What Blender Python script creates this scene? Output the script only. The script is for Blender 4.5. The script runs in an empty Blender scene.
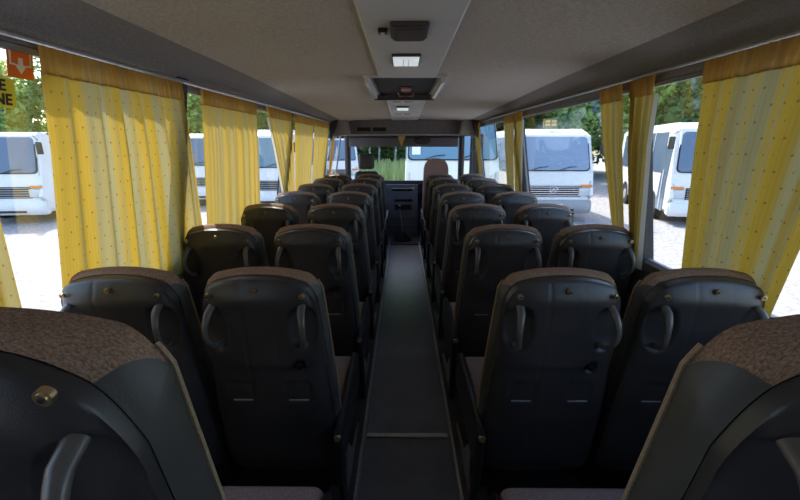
import bpy, bmesh, math, random
from mathutils import Vector, Matrix
random.seed(7)
PI = math.pi
sc = bpy.context.scene
COL = sc.collection

# ------------------------------------------------------------------ camera
CAM = (-0.026, 0.0, 1.54)
PITCH = math.atan(105 / 400)
YAW = math.atan(3 / 413)
cd = bpy.data.cameras.new('camera')
cd.sensor_width = 36; cd.lens = 18.0; cd.clip_start = 0.02; cd.clip_end = 400
cam = bpy.data.objects.new('camera', cd); COL.objects.link(cam)
cam.location = CAM
cam.rotation_euler = (PI / 2 - PITCH, 0, YAW)
sc.camera = cam

# ------------------------------------------------------------------ world, sun, exposure
w = bpy.data.worlds.new('sky'); sc.world = w; w.use_nodes = True
nt = w.node_tree; nt.nodes.clear()
sky = nt.nodes.new('ShaderNodeTexSky'); sky.sky_type = 'NISHITA'; sky.sun_disc = False
sky.sun_elevation = math.radians(52); sky.sun_rotation = math.radians(-30); sky.air_density = 1.0; sky.dust_density = 2.0
bg = nt.nodes.new('ShaderNodeBackground'); bg.inputs['Strength'].default_value = 0.21
ow = nt.nodes.new('ShaderNodeOutputWorld')
nt.links.new(sky.outputs[0], bg.inputs[0]); nt.links.new(bg.outputs[0], ow.inputs[0])
sl = bpy.data.lights.new('sun', 'SUN'); sl.energy = 3.0; sl.angle = math.radians(0.6); sl.color = (1, .96, .88)
so = bpy.data.objects.new('sun', sl); COL.objects.link(so)
SUN_AZ = math.radians(-30)     # measured from +Y towards +X
SUN_EL = math.radians(52)
sd = Vector((math.sin(SUN_AZ) * math.cos(SUN_EL), math.cos(SUN_AZ) * math.cos(SUN_EL), math.sin(SUN_EL)))
so.rotation_euler = (-sd).to_track_quat('-Z', 'Y').to_euler()
sc.view_settings.view_transform = 'Standard'
sc.view_settings.look = 'None'
sc.view_settings.gamma = 1.0
sc.view_settings.use_curve_mapping = False
sc.view_settings.exposure = 1.72
sc.cycles.max_bounces = 12
sc.cycles.diffuse_bounces = 6
sc.cycles.transparent_max_bounces = 16
sc.cycles.caustics_reflective = False

# ------------------------------------------------------------------ materials
def new_mat(name):
    m = bpy.data.materials.new(name); m.use_nodes = True
    return m, m.node_tree, m.node_tree.nodes['Principled BSDF']

def mat(name, col, rough=.5, metal=0, noise=0, scale=40, bump=0, bscale=200, spec=.5, col2=None, sheen=0):
    m, t, b = new_mat(name)
    b.inputs['Roughness'].default_value = rough
    b.inputs['Metallic'].default_value = metal
    b.inputs['Specular IOR Level'].default_value = spec
    b.inputs['Sheen Weight'].default_value = sheen
    tc = t.nodes.new('ShaderNodeTexCoord')
    n = t.nodes.new('ShaderNodeTexNoise'); n.inputs['Scale'].default_value = scale; n.inputs['Detail'].default_value = 3
    t.links.new(tc.outputs['Object'], n.inputs['Vector'])
    cr = t.nodes.new('ShaderNodeValToRGB')
    c2 = col2 or tuple(c * (1 - noise) for c in col)
    cr.color_ramp.elements[0].color = (*c2, 1); cr.color_ramp.elements[0].position = .35
    cr.color_ramp.elements[1].color = (*col, 1); cr.color_ramp.elements[1].position = .65
    t.links.new(n.outputs['Fac'], cr.inputs[0]); t.links.new(cr.outputs[0], b.inputs['Base Color'])
    if bump:
        n2 = t.nodes.new('ShaderNodeTexNoise'); n2.inputs['Scale'].default_value = bscale; n2.inputs['Detail'].default_value = 2
        t.links.new(tc.outputs['Object'], n2.inputs['Vector'])
        bp = t.nodes.new('ShaderNodeBump'); bp.inputs['Strength'].default_value = bump; bp.inputs['Distance'].default_value = .004
        t.links.new(n2.outputs['Fac'], bp.inputs['Height']); t.links.new(bp.outputs[0], b.inputs['Normal'])
    return m

def glass_mat(name, tint=(.96, .98, .98), base=.05):
    m = bpy.data.materials.new(name); m.use_nodes = True; t = m.node_tree; t.nodes.clear()
    tr = t.nodes.new('ShaderNodeBsdfTransparent'); tr.inputs[0].default_value = (*tint, 1)
    gl = t.nodes.new('ShaderNodeBsdfGlossy'); gl.inputs['Roughness'].default_value = .02
    fr = t.nodes.new('ShaderNodeFresnel'); fr.inputs[0].default_value = 1.45
    mx = t.nodes.new('ShaderNodeMixShader'); o = t.nodes.new('ShaderNodeOutputMaterial')
    mt_ = t.nodes.new('ShaderNodeMath'); mt_.operation = 'MULTIPLY'; mt_.inputs[1].default_value = .25
    t.links.new(fr.outputs[0], mt_.inputs[0]); t.links.new(mt_.outputs[0], mx.inputs[0])
    t.links.new(tr.outputs[0], mx.inputs[1]); t.links.new(gl.outputs[0], mx.inputs[2])
    t.links.new(mx.outputs[0], o.inputs[0])
    return m

def cloth_mat(name, yellow, pale, back=.55, dots=True, trans=.42):
    m = bpy.data.materials.new(name); m.use_nodes = True; t = m.node_tree; t.nodes.clear()
    N = t.nodes.new; L = t.links.new
    uv = N('ShaderNodeUVMap'); sep = N('ShaderNodeSeparateXYZ'); L(uv.outputs[0], sep.inputs[0])
    def math_(op, a, b=None, c=None):
        n = N('ShaderNodeMath'); n.operation = op
        for i, v in enumerate((a, b, c)):
            if v is None: continue
            if isinstance(v, (int, float)): n.inputs[i].default_value = v
            else: L(v, n.inputs[i])
        return n.outputs[0]
    u = sep.outputs[0]; v = sep.outputs[1]
    nz = N('ShaderNodeTexNoise'); nz.noise_dimensions = '1D'; nz.inputs['Scale'].default_value = 11; nz.inputs['Detail'].default_value = 1.5
    L(u, nz.inputs['W'])
    cr = N('ShaderNodeValToRGB'); cr.color_ramp.elements[0].position = .42; cr.color_ramp.elements[1].position = .56
    cr.color_ramp.elements[0].color = (*pale, 1); cr.color_ramp.elements[1].color = (*yellow, 1)
    L(nz.outputs['Fac'], cr.inputs[0])
    # thin woven stripes
    st = math_('SINE', math_('MULTIPLY', u, 2 * PI / .012))
    st = math_('MULTIPLY_ADD', st, .035, .965)
    mul = N('ShaderNodeMixRGB'); mul.blend_type = 'MULTIPLY'; mul.inputs[0].default_value = 1
    comb = N('ShaderNodeCombineColor'); L(st, comb.inputs[0]); L(st, comb.inputs[1]); L(st, comb.inputs[2])
    L(cr.outputs[0], mul.inputs[1]); L(comb.outputs[0], mul.inputs[2])
    colr = mul.outputs[0]
    if dots:
        S = .048
        iv = math_('FLOOR', math_('DIVIDE', v, S))
        off = math_('MULTIPLY', math_('MODULO', iv, 2), .5)
        fu = math_('SUBTRACT', math_('FRACT', math_('ADD', math_('DIVIDE', u, S), off)), .5)
        fv = math_('SUBTRACT', math_('FRACT', math_('DIVIDE', v, S)), .5)
        d = math_('SQRT', math_('ADD', math_('MULTIPLY', fu, fu), math_('MULTIPLY', fv, fv)))
        mask = math_('LESS_THAN', d, .075)
        mask = math_('MULTIPLY', mask, .8)
        mx = N('ShaderNodeMixRGB'); mx.inputs[2].default_value = (.42, .16, .05, 1)
        L(mask, mx.inputs[0]); L(colr, mx.inputs[1]); colr = mx.outputs[0]
    df = N('ShaderNodeBsdfDiffuse'); tl = N('ShaderNodeBsdfTranslucent')
    tm = N('ShaderNodeMixRGB'); tm.blend_type = 'MULTIPLY'; tm.inputs[0].default_value = 1; tm.inputs[2].default_value = (trans, trans, trans, 1)
    L(colr, df.inputs[0]); L(colr, tm.inputs[1]); L(tm.outputs[0], tl.inputs[0])
    ms = N('ShaderNodeMixShader'); ms.inputs[0].default_value = back
    L(df.outputs[0], ms.inputs[1]); L(tl.outputs[0], ms.inputs[2])
    o = N('ShaderNodeOutputMaterial'); L(ms.outputs[0], o.inputs[0])
    return m

def weave_mat(name, a, b_, rough=.95, scale=120, bump=.4):
    m, t, b = new_mat(name)
    tc = t.nodes.new('ShaderNodeTexCoord')
    mp = t.nodes.new('ShaderNodeMapping'); mp.inputs['Scale'].default_value = (1, 2.2, 1)
    n = t.nodes.new('ShaderNodeTexNoise'); n.inputs['Scale'].default_value = scale; n.inputs['Detail'].default_value = 3
    t.links.new(tc.outputs['Object'], mp.inputs[0]); t.links.new(mp.outputs[0], n.inputs['Vector'])
    cr = t.nodes.new('ShaderNodeValToRGB')
    cr.color_ramp.elements[0].color = (*a, 1); cr.color_ramp.elements[0].position = .35
    cr.color_ramp.elements[1].color = (*b_, 1); cr.color_ramp.elements[1].position = .68
    t.links.new(n.outputs['Fac'], cr.inputs[0]); t.links.new(cr.outputs[0], b.inputs['Base Color'])
    bp = t.nodes.new('ShaderNodeBump'); bp.inputs['Strength'].default_value = bump; bp.inputs['Distance'].default_value = .003
    t.links.new(n.outputs['Fac'], bp.inputs['Height']); t.links.new(bp.outputs[0], b.inputs['Normal'])
    b.inputs['Roughness'].default_value = rough; b.inputs['Specular IOR Level'].default_value = .15
    return m

def leaf_mat(name, a, b_, trans=.45):
    m = bpy.data.materials.new(name); m.use_nodes = True; t = m.node_tree; t.nodes.clear()
    N = t.nodes.new; L = t.links.new
    geo = N('ShaderNodeNewGeometry'); oi = N('ShaderNodeObjectInfo')
    add = N('ShaderNodeMath'); add.operation = 'ADD'; L(geo.outputs['Random Per Island'], add.inputs[0]); L(oi.outputs['Random'], add.inputs[1])
    hf = N('ShaderNodeMath'); hf.operation = 'MULTIPLY'; hf.inputs[1].default_value = .5; L(add.outputs[0], hf.inputs[0])
    cr = N('ShaderNodeValToRGB'); cr.color_ramp.elements[0].color = (*a, 1); cr.color_ramp.elements[1].color = (*b_, 1)
    L(hf.outputs[0], cr.inputs[0])
    df = N('ShaderNodeBsdfDiffuse'); tl = N('ShaderNodeBsdfTranslucent'); L(cr.outputs[0], df.inputs[0]); L(cr.outputs[0], tl.inputs[0])
    ms = N('ShaderNodeMixShader'); ms.inputs[0].default_value = trans; L(df.outputs[0], ms.inputs[1]); L(tl.outputs[0], ms.inputs[2])
    o = N('ShaderNodeOutputMaterial'); L(ms.outputs[0], o.inputs[0])
    return m

M = dict(
    shell=mat('seat_shell_plastic', (.046, .041, .041), .36, noise=.25, scale=8, bump=.12, bscale=500),
    velour=weave_mat('brown_velour', (.19, .11, .07), (.40, .265, .19), scale=260, bump=.6),
    cushion=weave_mat('grey_brown_velour', (.20, .15, .15), (.34, .27, .27), scale=200),
    vinyl=mat('grey_vinyl', (.062, .058, .050), .5, noise=.2, scale=15, bump=.1),
    piping=mat('tan_piping', (.36, .25, .15), .85, noise=.3, scale=300),
    black=mat('black_plastic', (.015, .015, .017), .4, noise=.2),
    handle=mat('grab_handle_plastic', (.11, .095, .085), .33, noise=.15),
    screw=mat('brass_coloured_screw', (.55, .42, .25), .3, metal=.9),
    steel=mat('brushed_aluminium', (.55, .56, .58), .35, metal=.8, noise=.2, scale=60),
    frame=mat('grey_painted_frame', (.25, .26, .28), .5, noise=.15),
    slot=mat('black_recess', (.006, .006, .007), .7),
    plate=mat('grey_badge', (.2, .2, .2), .5),
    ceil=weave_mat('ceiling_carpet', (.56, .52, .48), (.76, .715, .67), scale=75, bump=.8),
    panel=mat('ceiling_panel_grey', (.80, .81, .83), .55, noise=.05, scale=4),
    lamp_cover=mat('lamp_cover', (.85, .88, .9), .3),
    dark=mat('dark_grey_plastic', (.05, .045, .047), .45, noise=.2, scale=20),
    brown=mat('dark_brown_plastic', (.035, .028, .027), .6, spec=.2),
    wall=weave_mat('grey_wall_carpet', (.085, .08, .08), (.14, .135, .13), scale=90),
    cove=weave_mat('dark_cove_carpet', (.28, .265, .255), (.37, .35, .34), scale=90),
    header=weave_mat('front_header_vinyl', (.15, .145, .15), (.19, .185, .19), scale=40, bump=.1),
    pillar=mat('dark_pillar', (.035, .03, .03), .55, noise=.2),
    floor=mat('blue_grey_vinyl_floor', (.16, .18, .235), .36, noise=.18, scale=9, bump=.1, bscale=60),
    plinth=mat('dark_plinth', (.06, .06, .065), .7, noise=.3),
    dash=mat('blue_grey_dashboard', (.15, .175, .24), .85, noise=.15, scale=6, spec=.1),
    rubber=mat('rubber', (.02, .02, .02), .7),
    dash_top=mat('matt_black_dash_top', (.04, .042, .05), 1, spec=0),
    speaker=mat('brown_speaker_plastic', (.085, .068, .066), .6),
    visor=mat('visor_cloth', (.15, .135, .145), .8),
    glass=glass_mat('window_glass'),
    orange=mat('orange_sticker', (.85, .17, .015), .5),
    white=mat('white_sticker', (.85, .85, .85), .5),
    yellow=mat('yellow_sticker', (.85, .78, .03), .5),
    ink=mat('black_ink', (.012, .012, .012), .5),
    gold=mat('gold_pennant', (.75, .52, .12), .6, noise=.3, scale=40),
    red=mat('reddish_decal', (.45, .2, .15), .5),
    curtain=cloth_mat('yellow_curtain_cloth', (.82, .53, .07), (.64, .54, .24)),
    curtain_far=cloth_mat('yellow_curtain_cloth_plain', (.76, .51, .10), (.66, .50, .17), dots=False),
    header_cloth=cloth_mat('header_cloth_backlit_tint', (.80, .47, .11), (.72, .46, .15), back=.45, dots=False),  # same yellow cloth; orange of light through doubled layers put into the colour
    lining=cloth_mat('pale_lining_cloth', (.85, .80, .62), (.85, .82, .70), back=.5, dots=False),
    gravel=mat('pale_gravel', (.36, .345, .355), .95, scale=9, bump=.6, bscale=14, col2=(.22, .21, .22)),
    body_white=mat('white_vehicle_paint', (.80, .80, .80), .25, noise=.03, scale=3),
    body_cream=mat('cream_vehicle_paint', (.78, .77, .68), .25, noise=.03, scale=3),
    vglass=mat('vehicle_glass', (.10, .15, .22), .06, spec=.9),
    vglass2=mat('blue_vehicle_glass', (.11, .22, .28), .08, spec=.9),
    chrome=mat('chrome', (.75, .75, .77), .12, metal=1),
    lamp=mat('headlamp_glass', (.55, .58, .6), .1, spec=.9),
    amber=mat('amber_lens', (.8, .25, .03), .25),
    tyre=mat('tyre_rubber', (.03, .03, .03), .8),
    bumper_grey=mat('grey_bumper', (.33, .34, .36), .45),
    bark=mat('birch_bark', (.62, .60, .55), .9, scale=6, col2=(.15, .13, .11)),
    bark2=mat('brown_bark', (.12, .085, .06), .9, noise=.5, scale=10),
    leaf=leaf_mat('light_leaves', (.20, .34, .09), (.52, .68, .26)),
    leaf_dark=leaf_mat('dark_leaves', (.07, .15, .06), (.22, .36, .14)),
    grass=leaf_mat('grass_blades', (.30, .40, .14), (.62, .70, .34)),
)

_b = M['lamp_cover'].node_tree.nodes['Principled BSDF']; _b.inputs['Emission Color'].default_value = (.85, .95, 1, 1); _b.inputs['Emission Strength'].default_value = .16
# ------------------------------------------------------------------ mesh helpers
def link(name, bm, m, parent=None, smooth=False, mats=None):
    me = bpy.data.meshes.new(name)
    bmesh.ops.recalc_face_normals(bm, faces=bm.faces[:])
    bm.to_mesh(me); bm.free()
    for k in (mats or [m]): me.materials.append(k)
    if smooth:
        for p in me.polygons: p.use_smooth = True
        me.set_sharp_from_angle(angle=math.radians(smooth if smooth is not True else 40))
    o = bpy.data.objects.new(name, me); COL.objects.link(o)
    if parent is not None: o.parent = parent
    return o

def BM(): return bmesh.new()

def box(bm, c, s, bev=0, rot=None, seg=2):
    g = bmesh.ops.create_cube(bm, size=1)
    vs = g['verts']
    bmesh.ops.scale(bm, vec=s, verts=vs)
    if bev:
        es = list({e for v in vs for e in v.link_edges})
        r = bmesh.ops.bevel(bm, geom=es, offset=min(bev, min(s) * .49), segments=seg, affect='EDGES', profile=.5)
        vs = list({v for f in r['faces'] for v in f.verts} | {v for v in vs if v.is_valid})
    if rot is not None: bmesh.ops.rotate(bm, cent=(0, 0, 0), matrix=rot, verts=vs)
    bmesh.ops.translate(bm, vec=c, verts=vs)
    return bm

def cyl(bm, a, b, r, r2=None, seg=16):
    a = Vector(a); b = Vector(b); d = b - a
    g = bmesh.ops.create_cone(bm, cap_ends=True, segments=seg, radius1=r, radius2=r if r2 is None else r2, depth=d.length)
    q = d.to_track_quat('Z', 'Y').to_matrix()
    bmesh.ops.rotate(bm, cent=(0, 0, 0), matrix=q, verts=g['verts'])
    bmesh.ops.translate(bm, vec=(a + b) / 2, verts=g['verts'])
    return bm

def tube(bm, pts, radii, seg=10, flat=1.0, side=Vector((1, 0, 0))):
    pts = [Vector(p) for p in pts]
    if isinstance(radii, (int, float)): radii = [radii] * len(pts)
    rings = []
    for i, p in enumerate(pts):
        d = (pts[min(i + 1, len(pts) - 1)] - pts[max(i - 1, 0)]).normalized()
        s = side - d * side.dot(d)
        if s.length < 1e-4: s = Vector((0, 1, 0)) - d * d.y
        s.normalize()
        n = d.cross(s)
        rings.append([bm.verts.new(p + s * math.cos(2 * PI * k / seg) * radii[i] + n * math.sin(2 * PI * k / seg) * radii[i] * flat) for k in range(seg)])
    for a, b in zip(rings, rings[1:]):
        for k in range(seg):
            bm.faces.new((a[k], a[(k + 1) % seg], b[(k + 1) % seg], b[k]))
    bm.faces.new(rings[0][::-1]); bm.faces.new(rings[-1])
    return bm

def prism(bm, prof, x0, x1, axis='x'):
    """profile of (a,b) points extruded along an axis; axis x: (y,z), axis y: (x,z)"""
    def P(p, t):
        return (t, p[0], p[1]) if axis == 'x' else ((p[0], t, p[1]) if axis == 'y' else (p[0], p[1], t))
    A = [bm.verts.new(P(p, x0)) for p in prof]; B = [bm.verts.new(P(p, x1)) for p in prof]
    n = len(prof)
    bm.faces.new(A); bm.faces.new(B[::-1])
    for i in range(n): bm.faces.new((A[i], B[i], B[(i + 1) % n], A[(i + 1) % n]))
    return bm

def empty(name, loc=(0, 0, 0), rz=0):
    o = bpy.data.objects.new(name, None); COL.objects.link(o)
    o.location = loc; o.rotation_euler = (0, 0, rz); o.empty_display_size = .1
    return o

def tag(o, label=None, cat=None, group=None):
    if label: o['label'] = label
    if cat: o['category'] = cat
    if group: o['group'] = group
    return o

def struct(o): o['kind'] = 'structure'; return o

def kids(o): return [c for c in COL.objects if c.parent == o]

def copy_tree(o, parent=None, cache={}):
    c = o.copy(); COL.objects.link(c)
    if parent is not None: c.parent = parent
    for ch in TREE.get(o.name, []):
        copy_tree(ch, c)
    return c
TREE = {}
def index_tree(root):
    for o in [root] + list(COL.objects):
        pass
    TREE.clear()
    for o in COL.objects:
        if o.parent: TREE.setdefault(o.parent.name, []).append(o)

def text_mesh(name, s, size, m, parent, loc, right, up, normal, extrude=.0005, bold=.0):
    cu = bpy.data.curves.new(name, 'FONT'); cu.body = s; cu.size = size; cu.extrude = extrude; cu.offset = bold
    cu.align_x = 'RIGHT'; cu.align_y = 'CENTER'
    t = bpy.data.objects.new(name, cu); COL.objects.link(t)
    dg = bpy.context.evaluated_depsgraph_get()
    me = bpy.data.meshes.new_from_object(t.evaluated_get(dg))
    bpy.data.objects.remove(t)
    me.materials.clear(); me.materials.append(m)
    o = bpy.data.objects.new(name, me); COL.objects.link(o); o.parent = parent
    mt = Matrix((Vector(right), Vector(up), Vector(normal))).transposed().to_4x4()
    mt.translation = Vector(loc); o.matrix_local = mt
    return o

def wx(z): return 1.203 - (z - .95) * .144 / .86       # inner face of the side wall, leaning in

# ================================================================== SETTING
Y0, Y1 = -.9, 6.2
# ground outside
bm = BM(); bmesh.ops.create_grid(bm, x_segments=60, y_segments=60, size=60)
for v in bm.verts: v.co.z += random.uniform(-.015, .015)
g = link('ground', bm, M['gravel']); g.location = (0, 30, -.8); struct(g)
# floor
bm = BM(); box(bm, (0, (Y0 + 6.2) / 2, -.04), (2.42, 6.2 - Y0, .08)); struct(link('floor', bm, M['floor']))
bm = BM(); box(bm, (0, 6.85, -.06), (2.42, 1.3, .08)); struct(link('floor_front', bm, M['floor']))
bm = BM(); box(bm, (0, 1.86, .004), (.44, .028, .008), .003); struct(link('trim_1', bm, M['steel']))
bm = BM(); box(bm, (0, 6.2, .006), (.46, .04, .012), .003); struct(link('trim_2', bm, M['rubber']))
for i, s in enumerate((-1, 1)):
    bm = BM(); box(bm, (s * .71, (.2 + 6.15) / 2, .03), (.96, 5.95, .06)); struct(link('plinth_' + ('left', 'right')[i], bm, M['plinth']))
    bm = BM(); box(bm, (s * .2325, (.2 + 6.15) / 2, .031), (.012, 5.95, .066), .003); struct(link('trim_%d' % (3 + i), bm, M['steel']))
# side walls
def side_wall(side, name, pillars):
    s = -1 if side == 'left' else 1
    bm = BM()
    prism(bm, [(s * 1.202, -.35), (s * 1.27, -.35), (s * 1.27, .93), (s * 1.235, .965), (s * 1.195, .965), (s * 1.195, .93), (s * 1.202, .90)], Y0, 7.5, 'y')
    struct(link('wall_' + side, bm, M['wall']))
    bm = BM()
    prism(bm, [(s * 1.062, 1.805), (s * 1.12, 1.805), (s * 1.12, 2.02), (s * 1.095, 2.02), (s * 1.062, 1.86)], Y0, 7.5, 'y')
    struct(link('wall_%s_upper' % side, bm, M['cove']))
k = 1
for side in ('left', 'right'): side_wall(side, 0, 0)
def pillar(name, s, y, wd, m='pillar'):
    bm = BM()
    prism(bm, [(s * (wx(.93) - .012), .93), (s * (wx(.93) + .05), .93), (s * (wx(1.84) + .05), 1.84), (s * (wx(1.84) - .012), 1.84)], y - wd / 2, y + wd / 2, 'y')
    return struct(link(name, bm, M[m]))
n = 5
for s, ys in ((-1, (.08, 1.985, 3.86, 5.79)), (1, (.08, 2.0, 4.0, 6.25))):
    for y in ys:
        pillar('trim_%d' % n, s, y, .075 if y < 5 else .10); n += 1
# windows: frame with pane
def window(num, s, ya, yb, split=None, za=.965, zb=1.80):
    bm = BM()
    def bar(p, q, t=.018):     # p,q = (y,z)
        a = Vector((s * (wx(p[1]) + .02), p[0], p[1])); b = Vector((s * (wx(q[1]) + .02), q[0], q[1]))
        tube(bm, [a, b], t, 6)
    bar((ya, za), (yb, za), .02); bar((ya, zb), (yb, zb), .016); bar((ya, za), (ya, zb), .014); bar((yb, za), (yb, zb), .014)
    if split: bar((split, za), (split, zb), .012)
    f = struct(link('window_%d' % num, bm, M['frame'], smooth=True))
    bm = BM()
    prism(bm, [(s * (wx(za) + .018), za), (s * (wx(za) + .023), za), (s * (wx(zb) + .023), zb), (s * (wx(zb) + .018), zb)], ya, yb, 'y')
    link('pane', bm, M['glass'], f)
    return f
window(1, -1, .12, 1.945); window(2, -1, 2.025, 3.82); window(3, -1, 3.90, 5.74)
window(4, -1, 5.84, 7.15, 6.45, .9, 1.72)
window(5, 1, .12, 1.98); window(6, 1, 2.04, 3.96); window(7, 1, 4.04, 6.2)
window(8, -1, -.85, .04); window(9, 1, -.85, .04)
# front door on the right, glazed
d = empty('door_1'); struct(d)
bm = BM()
for y in (6.32, 6.62, 6.9, 7.2): box(bm, (1.17, y, .86), (.05, .045, 1.66), .01)
for z in (.05, 1.0, 1.45, 1.68): box(bm, (1.17, 6.76, z), (.05, .9, .045), .01)
struct(link('door_frame', bm, M['pillar'], d))
bm = BM(); box(bm, (1.17, 6.76, .86), (.006, .86, 1.62)); link('pane', bm, M['glass'], d)

def rail(y, s): return (1.812 if s < 0 else 1.832) + (.0055 if s < 0 else .0025) * y
# ceiling
def zc(x, y):
    ax = abs(x)
    base = 1.962 - .008 * (ax / .5) ** 2 if ax < .6 else 1.950 - .024 * ((ax - .6) / .31) ** 2
    return base - max(0, y - 2.5) * .014 * (1 if ax < .9 else max(0, (1.06 - ax) / .16))
bm = BM()
xs = [-.915, -.9, -.87, -.85, -.82, -.75, -.67, -.6, -.5, -.35, -.19, 0, .19, .35, .5, .6, .67, .75, .82, .85, .87, .9, .915]
ys = [Y0 + i * (Y1 - Y0) / 30 for i in range(31)]
vv = [[bm.verts.new((x, y, zc(x, y))) for x in xs] for y in ys]
for a, b in zip(vv, vv[1:]):
    for i in range(len(xs) - 1): bm.faces.new((a[i], a[i + 1], b[i + 1], b[i]))
top = bmesh.ops.extrude_face_region(bm, geom=bm.faces[:])
for e in top['geom']:
    if isinstance(e, bmesh.types.BMVert): e.co.z = 2.06
cl = struct(link('ceiling', bm, M['ceil'], smooth=True))
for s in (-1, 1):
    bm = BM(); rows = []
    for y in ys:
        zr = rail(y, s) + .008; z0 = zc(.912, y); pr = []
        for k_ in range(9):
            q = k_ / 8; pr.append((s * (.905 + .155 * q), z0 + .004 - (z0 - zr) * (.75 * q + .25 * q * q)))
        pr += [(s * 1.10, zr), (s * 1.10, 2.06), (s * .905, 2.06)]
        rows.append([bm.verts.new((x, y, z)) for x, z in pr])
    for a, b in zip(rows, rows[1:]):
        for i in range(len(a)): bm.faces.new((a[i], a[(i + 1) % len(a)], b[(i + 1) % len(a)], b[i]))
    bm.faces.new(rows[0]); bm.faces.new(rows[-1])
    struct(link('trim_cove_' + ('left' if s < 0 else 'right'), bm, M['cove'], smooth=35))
bm = BM(); box(bm, (0, 6.85, 1.96), (2.2, 1.4, .06)); struct(link('ceiling_front', bm, M['header']))
# lighter centre panel of the ceiling
bm = BM()
for (ya, yb) in ((-.5, 2.65), (3.57, 6.18)):
    N_ = 8
    rows = []
    for i in range(N_ + 1):
        y = ya + (yb - ya) * i / N_
        wdt = .168 + .004 * y
        rows.append([bm.verts.new((x, y, zc(0, y) - dz)) for x, dz in ((-wdt - .0, -.005), (-wdt, .010), (-wdt + .008, .016), (wdt - .008, .016), (wdt, .010), (wdt, -.005))])
    for a, b in zip(rows, rows[1:]):
        for i in range(5): bm.faces.new((a[i], a[i + 1], b[i + 1], b[i]))
    bm.faces.new(rows[0]); bm.faces.new(rows[-1])
struct(link('trim_ceiling_panel', bm, M['panel']))
# curtain rails
for s, nm in ((-1, 'left'), (1, 'right')):
    bm = BM(); tube(bm, [(s * 1.040, Y0, rail(Y0, s)), (s * 1.040, 6.2, rail(6.2, s))], .0085, 8)
    o = link('curtain_rail', bm, M['steel'], smooth=True)
    tag(o, 'aluminium curtain rail running above the %s-hand side windows' % nm, 'curtain rail')
# front header / bulkhead
bm = BM(); prism(bm, [(6.19, 1.95), (6.19, 1.70), (6.22, 1.685), (7.12, 1.685), (7.12, 1.95)], -1.06, 1.06, 'x')
struct(link('wall_front_header', bm, M['header']))
bm = BM(); box(bm, (0, 6.185, 1.689), (1.62, .02, .014), .004); struct(link('trim_header_edge', bm, M['steel']))
for s in (-1, 1):   # slanted corner panels beside the header
    bm = BM(); prism(bm, [(s * .80, 1.69), (s * 1.05, 1.66), (s * 1.05, 1.83), (s * .84, 1.92)], 5.98, 6.195, 'y')
    struct(link('trim_header_corner_' + ('left' if s < 0 else 'right'), bm, M['cove']))
    bm = BM(); prism(bm, [(s * 1.055, 1.60), (s * 1.02, 1.66), (s * .93, 1.90), (s * .98, 1.90), (s * 1.058, 1.84)], 5.86, 5.94, 'y')
    struct(link('trim_arch_' + ('left' if s < 0 else 'right'), bm, M['pillar']))
# windscreen surround
for s in (-1, 1):
    bm = BM(); tube(bm, [(s * 1.03, 7.42, .85), (s * 1.0, 7.28, 1.72)], .055, 8); struct(link('trim_windscreen_' + ('left' if s < 0 else 'right'), bm, M['pillar'], smooth=True))
wf = empty('window_front'); struct(wf)
bm = BM(); prism(bm, [(7.44, .86), (7.446, .86), (7.286, 1.72), (7.28, 1.72)], -1.0, 1.0, 'x'); link('pane', bm, M['glass'], wf)
bm = BM(); box(bm, (0, 7.30, 1.80), (2.2, .3, .2), .02); struct(link('wall_front_top', bm, M['pillar']))
bm = BM(); box(bm, (0, 7.47, .25), (2.42, .06, 1.2), .01); struct(link('wall_front', bm, M['dash']))
bm = BM(); box(bm, (0, Y0 - .03, .85), (2.5, .06, 2.4)); struct(link('wall_rear', bm, M['wall']))

# ================================================================== SEATS
HB = .864
def W(v): return .228 - .010 * v - .022 * max(0, v - .45) / .55
def ztop(u):
    a = abs(u)
    return HB - .034 * a ** 2.2 - .045 * max(0, (a - .76) / .24) ** 2.2
def P(u, v, inset, y, d=0):
    return Vector((u * (W(v) - inset), y, v * (ztop(u) - inset - d * abs(u) ** 3) + (0 if v > .5 else inset * (1 - 2 * v))))
def outline(inset, y, nu=60, nv=30):
    pts = [(-1, i / nv) for i in range(nv)] + [(-1 + 2 * i / nu, 1) for i in range(nu)] + [(1, 1 - i / nv) for i in range(nv + 1)]
    return [(P(u, v, inset, y), u, v) for u, v in pts]
RX = Matrix.Rotation(math.radians(9), 4, 'X')
BACK = Matrix.Translation((0, 0, .28)) @ RX
LIFT = [0.0]
def tb(bm): bmesh.ops.transform(bm, matrix=Matrix.Translation((0, 0, LIFT[0])) @ BACK, verts=bm.verts[:]); return bm

def ell(x, z, cx, cz, rx, rz, p=2): return ((abs(x - cx) / rx) ** p + (abs(z - cz) / rz) ** p)

def shell_y(x, z, u, v):
    y = -.022 * (1 - abs(u) ** 3.5) * (1 - v ** 9) - .007 * math.exp(-((z - .79) / .035) ** 2) * (1 - abs(u) ** 3)
    for sx in (-1, 1):
        e = ell(x, z, sx * .142, .685, .046, .085, 2.4)
        if e < 1: y += .024 * (1 - e) ** .6
    for cx in (-.052, .052):
        y += (.0022 if cx < 0 else .0008) * math.exp(-((x - cx) / .0035) ** 2) * (1 if z > .06 else 0)
    # mid-height ledge and lower pockets
    y += .006 / (1 + math.exp((z - .53) / .006))
    for cx in (-.10, .10):
        e = ell(x, z, cx, .42, .045, .045, 8)
        if e < 1.15: y += .004 if e < 1 else .006
    e = ell(x, z, .118, .535, .022, .022, 2)
    if e < 1: y += .010
    if z < .12: y += .02 * (1 - z / .12) ** 2
    return y

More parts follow.
